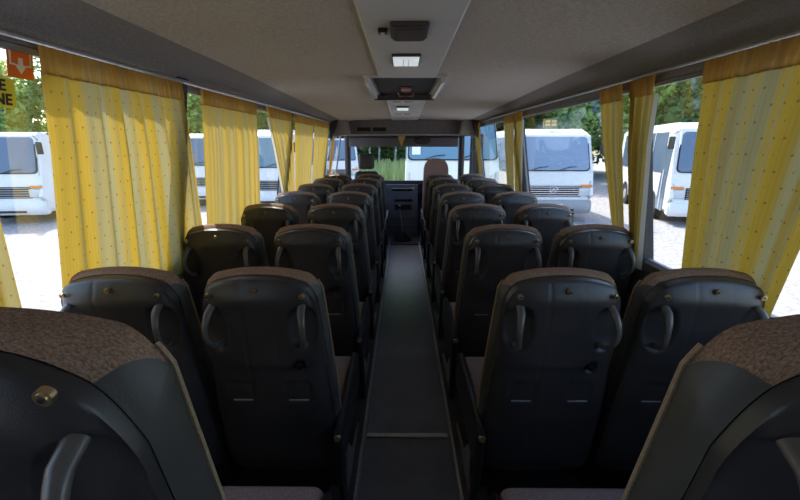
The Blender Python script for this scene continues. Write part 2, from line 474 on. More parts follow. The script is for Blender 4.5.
def make_seat(lift=0.0, sx_=.150, sz_=.776):
    LIFT[0] = lift
    root = empty('passenger_seat')
    # fabric back (front face and top strip) + vinyl side panels
    rings = [outline(.075, .112), outline(.03, .111), outline(.012, .104), outline(0, .090), outline(-.001, .079), outline(-.001, .068), outline(-.001, .057), outline(.001, .046), outline(.004, .036)]
    bm = BM()
    vs = [[bm.verts.new(p) for p, u, v in rg] for rg in rings[:4]]
    n = len(vs[0])
    def loft(a, b):
        for k in range(len(a) - 1): bm.faces.new((a[k], a[k + 1], b[k + 1], b[k]))
    for a, b in zip(vs, vs[1:]): loft(a, b)
    for j in range((n - 1) // 2):
        try: bm.faces.new((vs[0][j], vs[0][j + 1], vs[0][n - 2 - j], vs[0][n - 1 - j]))
        except ValueError: pass
    yl, dl = (.034, .052) if lift else (.048, .007)
    spec = [(0, .090, 0)] + [(max(-.001, -.001 + .009 * (q - .6) / .4), .090 + (yl - .090) * q, dl * q ** 1.6) for q in (.16, .33, .5, .67, .84, 1)]
    ub = lambda i: 1 - (.20 if lift else .12) * (i / 6) ** .9
    cols = [[bm.verts.new(P(ub(i) * (-1 + 2 * k / 40), 1, ins, y, d)) for k in range(41)] for i, (ins, y, d) in enumerate(spec)]
    for a, b in zip(cols, cols[1:]): loft(a, b)
    bmesh.ops.remove_doubles(bm, verts=bm.verts[:], dist=.0004)
    link('backrest', tb(bm), M['velour'], root, smooth=50)
    for s in (-1, 1):
        bm = BM(); cols = []
        for i, (ins, y, d) in enumerate(spec):
            pt = [P(s * (ub(i) + (1 - ub(i)) * k / 10), 1, ins, y, d) for k in range(11)] + [P(s, 1 - k / 24, ins, y, d) for k in range(1, 25)]
            cols.append([bm.verts.new(p) for p in pt])
        for a, b in zip(cols, cols[1:]): loft(a, b)
        bmesh.ops.remove_doubles(bm, verts=bm.verts[:], dist=.0002)
        link('side_panel', tb(bm), M['vinyl'], root, smooth=50)
    for s in (-1, 1):
        bm = BM(); tube(bm, [p for p, u, v in outline(-.002, .092) if u * s > .90], .0036, 6)
        link('piping', tb(bm), M['piping'], root, smooth=True)
    # rear shell
    NU, NV = 64, 96
    bm = BM(); g = []
    for j in range(NV + 1):
        row = []
        for i in range(NU + 1):
            u = -1 + 2 * i / NU; v = j / NV
            # finer at the edges
            u = math.copysign(abs(u) ** .9, u)
            p = P(u, v, .010, 0, dl); p.y = shell_y(p.x, p.z, u, v)
            e = min(1, abs(u) ** 10 + v ** 26)
            p.y += .016 * e
            row.append(bm.verts.new(p))
        g.append(row)
    for a, b in zip(g, g[1:]):
        for i in range(NU): bm.faces.new((a[i], a[i + 1], b[i + 1], b[i]))
    bord = [g[j][0] for j in range(NV)] + g[NV][:-1] + [g[j][NU] for j in range(NV, -1, -1)]
    prev = bord
    for ins, y in ((.0095, .018), (.0095, yl), (.03, yl + .008)):
        cur = []
        for v0 in bord:
            x, z = v0.co.x, v0.co.z
            f = (.010 - ins)
            cur.append(bm.verts.new((x + f * (1 if x > 0 else -1) * min(1, abs(x) / .15) , y, z + f * (1 if z > .6 else 0) * (.3 if z < ztop(1) - .03 else 1))))
        for a in range(len(bord) - 1): bm.faces.new((prev[a], prev[a + 1], cur[a + 1], cur[a]))
        prev = cur
    sh = link('back_shell', tb(bm), M['shell'], root, smooth=55)
    # slots and badge on the shell
    for cx in (-.10, .10):
        bm = BM(); box(bm, (cx, -.012, .382), (.07, .006, .005), .002); link('pocket_lip', tb(bm), M['frame'], sh)
    bm = BM(); box(bm, (0, -.013, .385), (.032, .005, .014), .002); o = link('badge', tb(bm), M['plate'], sh); o['label'] = 'small grey badge'
    for x, z in ((-sx_, sz_ + .030), (0, .826), (sx_, sz_ + .030)):
        y = shell_y(x, z, x / .19, z / HB)
        bm = BM(); cyl(bm, (x, y - .0015, z), (x, y + .006, z), .0092, .0092, 20)
        cyl(bm, (x, y - .0035, z), (x, y, z), .0062, .0066, 16)
        sw = link('screw', tb(bm), M['screw'], root, smooth=True); sw['label'] = 'brass-coloured screw'
        bm = BM(); cyl(bm, (x, y - .0042, z), (x, y - .003, z), .0032, None, 6); link('screw_socket', tb(bm), M['slot'], sw)
    # grab handles arching over the recesses
    for s in (-1, 1):
        bm = BM(); pts = []; rr = []
        for i in range(17):
            t = i / 16
            z = .768 - .150 * t
            y = .002 - .062 * math.sin(PI * t) ** .5
            x = s * (.145 + .012 * math.sin(PI * t) - .004 * t)
            pts.append((x, y, z)); rr.append(.0135 - .004 * math.sin(PI * t))
        tube(bm, pts, rr, 12, flat=.75)
        link('grab_handle', tb(bm), M['handle'], root, smooth=50)
    # round hook
    bm = BM()
    cyl(bm, (.118, -.02, .535), (.118, -.002, .535), .012, .015, 18); cyl(bm, (.118, -.034, .535), (.118, -.02, .535), .006, .006, 12)
    link('coat_hook', tb(bm), M['black'], root, smooth=True)
    # cushion
    bm = BM(); box(bm, (0, .35, .415 + lift * .17), (.445, .48, .10), .035, seg=4)
    for v in bm.verts:
        if v.co.z > .44: v.co.z += .012 * math.cos(v.co.x / .24 * PI / 2)
    link('cushion', bm, M['cushion'], root, smooth=50)
    bm = BM(); box(bm, (0, .31, .345), (.43, .50, .05), .015); link('seat_pan', bm, M['shell'], root)
    # pedestal legs
    for y in (.16, .44):
        bm = BM(); box(bm, (0, y, .20), (.36, .035, .28), .008); link('leg', bm, M['black'], root)
    bm = BM(); box(bm, (0, .30, .068), (.30, .42, .014), .004); link('foot_plate', bm, M['black'], root)
    return root

def add_aisle_fittings(root, s):
    """s = +1 when the aisle is on the +x side of this seat"""
    # raised armrest pivot post with a pressed button, and a light foot rail
    bm = BM()
    tube(bm, [(s * .236, .02, .085), (s * .236, -.04, .30), (s * .234, -.065, .525)], [.016, .018, .015], 10, flat=1.6, side=Vector((1, 0, 0)))
    p = link('armrest_post', bm, M['black'], root, smooth=True)
    bm = BM(); cyl(bm, (s * .234, -.083, .508), (s * .234, -.098, .511), .014, .010, 14); o = link('button', bm, M['screw'], p, smooth=True); o['label'] = 'brass-coloured button'
    bm = BM(); prism(bm, [(.02, .061), (.56, .061), (.54, .085), (.30, .12), (.20, .24), (.14, .24), (.12, .10), (.03, .085)], s * .225, s * .233, 'x')
    link('side_foot', bm, M['steel'], root)
    bm = BM(); prism(bm, [(-.03, .30), (.58, .30), (.60, .34), (.59, .47), (.55, .50), (.05, .505), (-.02, .48)], s * .226, s * .238, 'x')
    link('side_cover', bm, M['black'], root)
    bm = BM(); tube(bm, [(s * .232, -.05, .51), (s * .232, .26, .535), (s * .232, .46, .535)], [.014, .018, .013], 10, flat=1.2)
    link('armrest', bm, M['black'], root, smooth=True)

proto_l = make_seat()                     # window seat (no aisle fittings)
names = ['nearest', 'second', 'third', 'fourth', 'fifth', 'sixth', 'frontmost']
aisle_l = make_seat(); add_aisle_fittings(aisle_l, 1)
aisle_r = make_seat(); add_aisle_fittings(aisle_r, -1)
near_l = make_seat(.222, .140, .797); add_aisle_fittings(near_l, 1); near_l.name = 'tall_passenger_seat'
near_r = make_seat(.222, .140, .797); add_aisle_fittings(near_r, -1); near_r.name = 'tall_passenger_seat'
index_tree(None)
used = {}
def put(proto, x, y, z, label, group):
    if proto.name in used: o = copy_tree(proto)
    else: o = proto; used[proto.name] = 1
    o.location = (x, y, z); tag(o, label, 'seat', group)
    return o
ordn = ['first', 'second', 'third', 'fourth', 'fifth', 'sixth', 'seventh']
put(near_l, -.492, .45, 0, 'large brown-topped seat cut off by the lower left corner of the view', 'bus seats')
put(near_r, .497, .45, 0, 'large brown-topped seat cut off by the lower right corner of the view', 'bus seats')
for r in range(7):
    y = 1.32 + .752 * r
    where = {0: 'first full row', 6: 'seventh and frontmost row'}.get(r, '%s full row' % ordn[r])
    put(aisle_l, -.497, y, 0, 'dark seat on the left edge of the aisle, %s' % where, 'bus seats')
    put(aisle_r, .497, y, 0, 'dark seat on the right edge of the aisle, %s' % where, 'bus seats')
    put(proto_l, -.960, y, 0, 'dark seat beside the left-hand windows, %s' % where, 'bus seats')
    put(proto_l, .960, y, 0, 'dark seat beside the right-hand windows, %s' % where, 'bus seats')

# driver's seat
t = empty('driver_seat', (-.60, 6.52, -.02)); tag(t, 'black driver seat with a separate headrest in front of the windscreen', 'seat')
bm = BM(); box(bm, (0, 0, .82), (.47, .12, .68), .05, rot=None, seg=4)
for v in bm.verts: v.co.y -= (v.co.z - .5) * .12; v.co.x *= 1 - .25 * max(0, v.co.z - .95) / .2
link('backrest', bm, M['black'], t, smooth=50)
bm = BM(); box(bm, (0, -.09, 1.31), (.27, .10, .24), .05, seg=4)
for v in bm.verts: v.co.x *= 1 - .12 * abs(v.co.z - 1.31) / .12
link('headrest', bm, M['dark'], t, smooth=50)
for s in (-1, 1):
    bm = BM(); cyl(bm, (s * .06, -.085, 1.10), (s * .06, -.09, 1.24), .008); link('headrest_post', bm, M['steel'], t, smooth=True)
bm = BM(); box(bm, (0, .26, .47), (.48, .48, .12), .04, seg=3); link('cushion', bm, M['black'], t, smooth=50)
bm = BM(); box(bm, (0, .22, .20), (.34, .36, .44), .03); link('pedestal', bm, M['dark'], t)
# guide seat on the right
t = empty('guide_seat', (.50, 6.50, -.02)); tag(t, 'reddish-brown high-backed guide seat at the front right', 'seat')
bm = BM(); pr = []
for i in range(25):
    a = PI * i / 24; pr.append((-.195 * math.copysign(abs(math.cos(a)) ** .75, math.cos(a)), 1.14 + .215 * math.sin(a) ** .8))
prism(bm, [(-.215, .45)] + pr + [(.215, .45)], -.05, .06, 'y')
bmesh.ops.bevel(bm, geom=[e for e in bm.edges if abs(e.verts[0].co.y - e.verts[1].co.y) < 1e-5], offset=.025, segments=3, affect='EDGES')
link('backrest', bm, mat('reddish_brown_velour', (.42, .26, .24), .9, noise=.3, scale=120), t, smooth=50)
bm = BM(); box(bm, (0, .26, .45), (.43, .44, .1), .03); link('cushion', bm, M['cushion'], t, smooth=50)
bm = BM(); box(bm, (0, .22, .20), (.3, .34, .42), .02); link('pedestal', bm, M['dark'], t)

# ================================================================== FRONT: DASHBOARD
db = empty('dashboard', (0, 7.1, 0)); tag(db, 'blue-grey dashboard with a centre console below the windscreen', 'dashboard')
bm = BM(); prism(bm, [(.30, .885), (.0, .89), (-.05, .945), (-.10, .94), (-.13, .90), (-.14, .72), (-.02, .60), (.30, .60)], -1.08, 1.08, 'x')
link('top_panel', bm, M['dash_top'], db, smooth=30)
bm = BM(); prism(bm, [(-.16, .885), (-.20, .80), (-.22, .45), (-.26, -.015), (.1, -.015), (.1, .885)], -.33, .23, 'x')
c = link('centre_console', bm, M['dash'], db, smooth=30)
bm = BM(); box(bm, (-.05, -.205, .80), (.34, .02, .045), .01); link('storage_slot', bm, M['slot'], c)
bm = BM(); box(bm, (-.02, -.215, .62), (.30, .02, .04), .006); link('radio', bm, M['black'], c)
bm = BM(); box(bm, (-.02, -.222, .50), (.28, .02, .09), .006); o = link('storage_tray', bm, M['slot'], c)
bm = BM(); box(bm, (-.02, -.232, .47), (.26, .012, .02), .004); link('tray_edge', bm, M['brown'], c)
bm = BM(); cyl(bm, (.155, -.22, .815), (.155, -.195, .815), .022); link('dial', bm, M['steel'], c)
for z in (.30, .15):
    bm = BM(); box(bm, (-.05, -.243, z), (.46, .01, .006)); link('panel_seam', bm, M['slot'], c)
t = empty('gear_lever', (-.03, 6.62, -.02)); tag(t, 'black gear lever rising from a rubber boot at the end of the aisle', 'gear lever')
bm = BM(); cyl(bm, (0, 0, 0), (0, 0, .04), .16, .12, 24); cyl(bm, (0, 0, .04), (0, 0, .14), .11, .03, 24); link('boot', bm, M['rubber'], t, smooth=50)
bm = BM(); tube(bm, [(0, 0, .1), (-.02, -.01, .35), (-.05, -.02, .55)], .009, 8); link('rod', bm, M['steel'], t, smooth=True)
bm = BM(); bmesh.ops.create_uvsphere(bm, u_segments=14, v_segments=10, radius=.028, matrix=Matrix.Translation((-.05, -.02, .57))); link('knob', bm, M['black'], t, smooth=True)
t = empty('steering_wheel', (-.62, 6.92, .92)); tag(t, 'black steering wheel in front of the driver seat', 'steering wheel')
bm = BM(); tube(bm, [(.20 * math.cos(2 * PI * i / 32), .20 * math.sin(2 * PI * i / 32) * .75, .20 * math.sin(2 * PI * i / 32) * .66) for i in range(33)], .013, 8, side=Vector((0, -.66, .75))); link('rim', bm, M['black'], t, smooth=True)
bm = BM()
for a in (0, 120, 240):
    a = math.radians(a + 90); tube(bm, [(0, 0, 0), (.20 * math.cos(a), .15 * math.sin(a), .132 * math.sin(a))], .012, 6)
link('spokes', bm, M['black'], t, smooth=True)
bm = BM(); cyl(bm, (0, .12, -.30), (0, 0, 0), .03, .035); link('column', bm, M['black'], t, smooth=True)
# sun visor, mirror, pennant, header vent
t = empty('sun_visor', (0, 7.05, 1.68)); tag(t, 'long dark grey roller sun visor across the top of the windscreen', 'sun visor')
bm = BM(); box(bm, (-.02, 0, -.085), (1.86, .01, .17), .003); link('blind', bm, M['visor'], t)
bm = BM(); cyl(bm, (-.95, 0, 0), (.91, 0, 0), .02); link('roller', bm, M['black'], t, smooth=True)
t = empty('rear_view_mirror', (.29, 6.80, 1.655)); tag(t, 'dark oval interior mirror hanging under the front header', 'mirror')
bm = BM(); bmesh.ops.create_uvsphere(bm, u_segments=20, v_segments=12, radius=1, matrix=Matrix.Translation((0, 0, -.04)) @ Matrix.Diagonal((.14, .03, .068, 1))); link('housing', bm, M['black'], t, smooth=True)
bm = BM(); cyl(bm, (0, .01, 0), (0, .03, .04), .008); link('stem', bm, M['black'], t)
bm = BM(); bmesh.ops.create_uvsphere(bm, u_segments=20, v_segments=12, radius=1, matrix=Matrix.Translation((0, -.026, -.04)) @ Matrix.Diagonal((.12, .01, .052, 1))); link('mirror_glass', bm, M['dark'], t, smooth=True)
bm = BM(); prism(bm, [(-.065, .0), (.065, 0), (.02, -.12), (0, -.17), (-.02, -.12)], -.004, .004, 'y')
o = link('pennant', bm, M['gold'], smooth=30); o.location = (-.05, 6.80, 1.684); tag(o, 'small gold pennant hanging left of the interior mirror', 'pennant')
t = empty('header_vent', (-.49, 6.188, 1.765)); tag(t, 'black slotted air vent set in the header above the driver', 'vent')
for x in (-.115, .115):
    bm = BM(); box(bm, (x, 0, 0), (.20, .012, .055), .006); link('vent_panel', bm, M['slot'], t)
bm = BM()
for x in (-.115, .115):
    for z in (-.015, 0, .015): box(bm, (x, -.007, z), (.18, .005, .004))
link('louvre', bm, M['black'], t)

# ================================================================== CEILING FITTINGS
def cz(y): return zc(0, y) - .016
t = empty('roof_speaker', (-.004, 1.60, cz(1.62))); tag(t, 'dark brown rounded speaker box on the ceiling panel', 'speaker')
bm = BM(); prism(bm, [(-.072, 0), (.072, 0), (.064, -.016), (.054, -.020), (-.054, -.020), (-.064, -.016)], -.10, .10, 'y')
bmesh.ops.bevel(bm, geom=bm.edges[:], offset=.006, segments=2, affect='EDGES'); link('housing', bm, M['speaker'], t, smooth=40)
bm = BM(); box(bm, (0, 0, -.0212), (.09, .15, .003), .001); link('grille', bm, M['speaker'], t)
t = empty('ceiling_switch', (-.10, 1.60, cz(1.60))); tag(t, 'tiny black switch on the ceiling panel left of the speaker box', 'switch')
bm = BM(); box(bm, (0, 0, -.008), (.034, .04, .016), .004); link('body', bm, M['black'], t)
bm = BM(); box(bm, (0, -.005, -.018), (.014, .018, .006), .002); link('rocker', bm, M['panel'], t)
def lamp(x, y, wd, dp, label):
    t = empty('ceiling_lamp', (x, y, cz(y))); tag(t, label, 'ceiling lamp', 'ceiling lamps')
    bm = BM(); box(bm, (0, 0, -.006), (wd, dp, .012), .004); link('frame', bm, M['dark'], t)
    bm = BM(); box(bm, (0, 0, -.014), (wd * .92, dp * .86, .012), .005); link('diffuser', bm, M['lamp_cover'], t)
    for i in (-1, 1): 
        bm = BM(); box(bm, (i * wd * .1, 0, -.0205), (.003, dp * .8, .002)); link('rib', bm, M['panel'], t)
lamp(-.012, 2.11, .135, .22, 'square white lamp between the speaker box and the roof hatch')
lamp(-.03, 4.45, .13, .3, 'small white lamp on the ceiling beyond the roof hatch')
for y, lb in ((3.85, 'black vent strip on the ceiling just beyond the roof hatch'), (5.1, 'narrow black vent strip near the front of the ceiling')):
    t = empty('ceiling_vent', (-.03, y, cz(y))); tag(t, lb, 'vent', 'ceiling vents')
    bm = BM(); box(bm, (0, 0, -.004), (.2, .06, .008), .002); link('frame', bm, M['panel'], t)
    for x in (-.05, .05):
        bm = BM(); box(bm, (x, 0, -.009), (.07, .03, .003), .001); link('outlet', bm, M['slot'], t)
# roof hatch
t = empty('roof_hatch', (-.015, 3.11, zc(0, 3.11) + .004)); tag(t, 'roof hatch with a dark opening and pale side frames', 'roof hatch')
hw, hl = .25, .45
for s in (-1, 1):
    bm = BM(); prism(bm, [(s * hw, .0), (s * hw, -.045), (s * (hw - .022), -.048), (s * (hw - .03), 0)], -hl, hl, 'y'); o = link('side_frame', bm, M['body_white'], t); o['label'] = 'pale side frame'
bm = BM(); box(bm, (0, -hl - .006, -.008), (2 * hw + .02, .014, .018), .004); link('rear_frame', bm, M['body_white'], t)
bm = BM(); box(bm, (0, hl, -.03), (2 * hw, .03, .05), .004); link('front_frame', bm, M['dark'], t)
bm = BM(); box(bm, (0, 0, -.010), (2 * hw - .1, 2 * hl - .03, .012), .002); link('hatch_cover', bm, M['brown'], t)
bm = BM(); box(bm, (.01, .03, -.022), (.075, .15, .014), .004); o = link('decal_plate', bm, M['red'], t); o['label'] = 'reddish instruction plate'
bm = BM(); tube(bm, [(-.05, .16, -.03), (-.04, .16, -.055), (.06, .16, -.055), (.07, .16, -.03)], .007, 8); link('handle', bm, M['red'], t)

# ================================================================== CURTAINS
def curtain(s, top, bot, folds, amp, label, zt=1.825, zb=.90, m='curtain', seed=0, inset=.022, hdr='header_cloth', bow=0.0, cloth=1.0, lining=0):
    rnd = random.Random(seed)
    hgt = .075
    (ta, tb_), (ba, bb) = top, bot
    ba *= 1.035; bb *= 1.035
    ph = [rnd.uniform(0, 6.28) for _ in range(4)]
    def pos(u, t, gather=0):
        z = zt + (zb - zt) * t
        ya = ta + (ba - ta) * t + bow * math.sin(PI * t); yb = tb_ + (bb - tb_) * t - bow * math.sin(PI * t) * .3
        uu = u + .02 * math.sin(9 * u + ph[0])
        y = ya + (yb - ya) * uu
        z += (rail(y, s) - 1.838) * (1 - t)
        k = min(1, .35 + 2 * t)
        f = math.sin(2 * PI * folds * u + ph[1]) + .45 * math.sin(2 * PI * folds * 2.1 * u + ph[2] + 1.5 * t) + .3 * math.sin(2 * PI * folds * .55 * u + ph[3])
        g = gather * .006 * math.sin(2 * PI * folds * 4.3 * u + ph[0]) * (1 + .3 * math.sin(17 * u))
        x = wx(z) - inset - amp * (1 + f * .55) * k * (1 - .35 * t) - g
        return Vector((s * x, y, z))
    def sheet(t0, t1, nv, nu, gather, push=0):
        bm = BM(); uvl = bm.loops.layers.uv.new('UVMap')
        L = abs(tb_ - ta) + abs(bb - ba); width = max(.12, L / 2 * 1.25) * cloth
        vs = []
        for j in range(nv + 1):
            t = t0 + (t1 - t0) * j / nv
            row = []
            for i in range(nu + 1):
                p = pos(i / nu, t, gather); p.x -= s * push
                row.append((bm.verts.new(p), (i / nu * width, t * (zt - zb))))
            vs.append(row)
        for a, b in zip(vs, vs[1:]):
            for i in range(nu):
                q = (a[i], a[i + 1], b[i + 1], b[i])
                f = bm.faces.new([x[0] for x in q])
                for lp, x in zip(f.loops, q): lp[uvl].uv = x[1]
        return bm
    frac = hgt / (zt - zb)
    root = link('window_curtain', sheet(frac * .9, 1, 40, int(max(40, folds * 22)), 0), M[m], None, smooth=80)
    tag(root, label, 'curtain')
    h = link('gathered_header', sheet(0, frac, 6, int(max(60, folds * 60)), 1, .004), M[hdr], root, smooth=80)
    h['label'] = 'gathered heading band with orange backlight painted in'
    if lining:     # pale turned-back edge
        bm = BM(); uvl = bm.loops.layers.uv.new('UVMap'); prev = None
        for j in range(31):
            t = frac + (1 - frac) * j / 30
            p = pos(1 if lining > 0 else 0, t); q = p + Vector((s * .012, (1 if (tb_ - ta) * lining > 0 else -1) * (.010 + .015 * t), 0))
            cur = (bm.verts.new(p), bm.verts.new(q))
            if prev: bm.faces.new((prev[0], prev[1], cur[1], cur[0]))
            prev = cur
        h = link('turned_edge', bm, M['lining'], root, smooth=80); h['label'] = 'pale lining edge'
    return root
curtain(-1, (.25, .98), (.30, 1.09), 5, .018, 'yellow dotted curtain at the left frame edge, only its lower corner showing', seed=1)
curtain(-1, (1.20, 1.93), (1.20, 2.17), 6, .020, 'wide yellow dotted curtain on the left behind the closest left window seat', seed=2)
curtain(-1, (2.10, 2.90), (2.19, 3.09), 8, .016, 'wide yellow curtain on the second left window, slim gaps either side', seed=3, m='curtain_far')
curtain(-1, (3.06, 3.79), (3.80, 4.08), 6, .016, 'yellow curtain on the left swept diagonally towards the second pillar', seed=4, m='curtain_far', lining=-1)
curtain(-1, (3.93, 4.70), (4.15, 4.78), 6, .016, 'yellow curtain just beyond the second left pillar', seed=5, m='curtain_far')
curtain(-1, (4.78, 5.66), (4.92, 5.70), 6, .016, 'yellow curtain ending at the dark front left pillar', seed=6, m='curtain_far')
curtain(-1, (5.90, 6.14), (5.88, 5.99), 3, .025, 'narrow orange gathered curtain beside the driver window', seed=7, m='header_cloth', zb=1.0)  # same yellow cloth doubled; its weaker backlight is painted as orange
curtain(1, (1.525, .93), (1.60, 1.19), 5, .020, 'wide yellow dotted curtain hanging at the right frame edge', seed=8)
curtain(1, (1.985, 1.785), (1.95, 1.895), 3, .022, 'gathered yellow curtain narrowing downwards, camera side of the near right pillar', seed=9, m='curtain_far', bow=0.0, zb=.93, cloth=2.2, lining=1)
curtain(1, (2.29, 2.055), (2.10, 2.00), 3, .022, 'gathered yellow curtain narrowing downwards, far side of the near right pillar', seed=10, m='curtain_far', zb=.93, cloth=2.2)
curtain(1, (4.00, 3.70), (4.12, 3.92), 3, .022, 'gathered curtain on the right middle pillar, its camera-side half with pale edge', seed=11, m='curtain_far', zb=.93, cloth=2.2, lining=1)
curtain(1, (4.40, 4.02), (4.40, 4.16), 3, .022, 'gathered curtain on the right middle pillar, its far half', seed=12, m='curtain_far', zb=.93, cloth=2.2)
curtain(1, (6.18, 5.72), (6.18, 5.88), 3, .020, 'narrow yellow curtain at the front end of the right windows', seed=13, m='curtain_far', zb=.93, cloth=2)

# ================================================================== STICKERS ON THE LEFT WINDOW
def on_glass(y, z): return Vector((-(wx(z) + .016), y, z))
def sticker_frame(z):  # tilted up vector following the glass
    up = Vector((-(wx(z + .1) - wx(z)), 0, .1)).normalized(); right = Vector((0, 1, 0)); return right, up, right.cross(up)
t = empty('orange_sticker', (0, 0, 0)); tag(t, 'orange square window sticker with a white arrow at upper left', 'sticker')
r_, u_, n_ = sticker_frame(1.70)
def plate(name, pts, m, parent, base, lift):
    bm = BM(); A = [bm.verts.new(base + r_ * a + u_ * b + n_ * lift) for a, b in pts]; B = [bm.verts.new(v.co + n_ * .0006) for v in A]
    k = len(pts); bm.faces.new(A[::-1]); bm.faces.new(B)
    for i in range(k): bm.faces.new((A[i], A[(i + 1) % k], B[(i + 1) % k], B[i]))
    return link(name, bm, m, parent)
ob = on_glass(1.192, 1.758)
hs = .040
plate('backing', [(-hs, -hs), (hs, -hs), (hs, hs), (-hs, hs)], M['orange'], t, ob, 0)
plate('arrow', [(-.007, .014), (.007, .014), (.007, -.004), (.019, -.004), (0, -.028), (-.019, -.004), (-.007, -.004)], M['white'], t, ob, .0008)
plate('line', [(-.033, .040), (-.028, .040), (-.028, -.002), (-.018, -.002), (-.018, -.007), (-.033, -.007)], M['white'], t, ob, .0008)
plate('line', [(.033, .040), (.028, .040), (.028, -.002), (.018, -.002), (.018, -.007), (.033, -.007)], M['white'], t, ob, .0008)
t = empty('yellow_sticker', (0, 0, 0)); tag(t, 'yellow window sticker with black letters E and NE at the left frame edge', 'sticker')
r_, u_, n_ = sticker_frame(1.58)
oy = on_glass(1.125, 1.676)
plate('backing', [(-.10, -.038), (.045, -.038), (.045, .038), (-.10, .038)], M['yellow'], t, oy, 0)
for s_, dz in (('E', .018), ('NE', -.018)):
    text_mesh('lettering', s_, .040, M['ink'], t, oy + r_ * (.018 if s_ == 'E' else .034) + u_ * dz + n_ * .0012, r_, u_, n_, bold=.0012)

# ================================================================== VEHICLES OUTSIDE
def wheel(parent, x, y, r=.40):
    bm = BM(); cyl(bm, (x - .13, y, r), (x + .13, y, r), r, r, 28)
    bmesh.ops.bevel(bm, geom=[e for e in bm.edges if abs(e.verts[0].co.x - e.verts[1].co.x) < 1e-5], offset=.03, segments=2, affect='EDGES')
    w_ = link('wheel', bm, M['tyre'], parent, smooth=40)
    bm = BM(); sx = 1 if x > 0 else -1; cyl(bm, (x + sx * .10, y, r), (x + sx * .145, y, r), r * .58, r * .45, 20); link('rim', bm, M['bumper_grey'], w_, smooth=40)

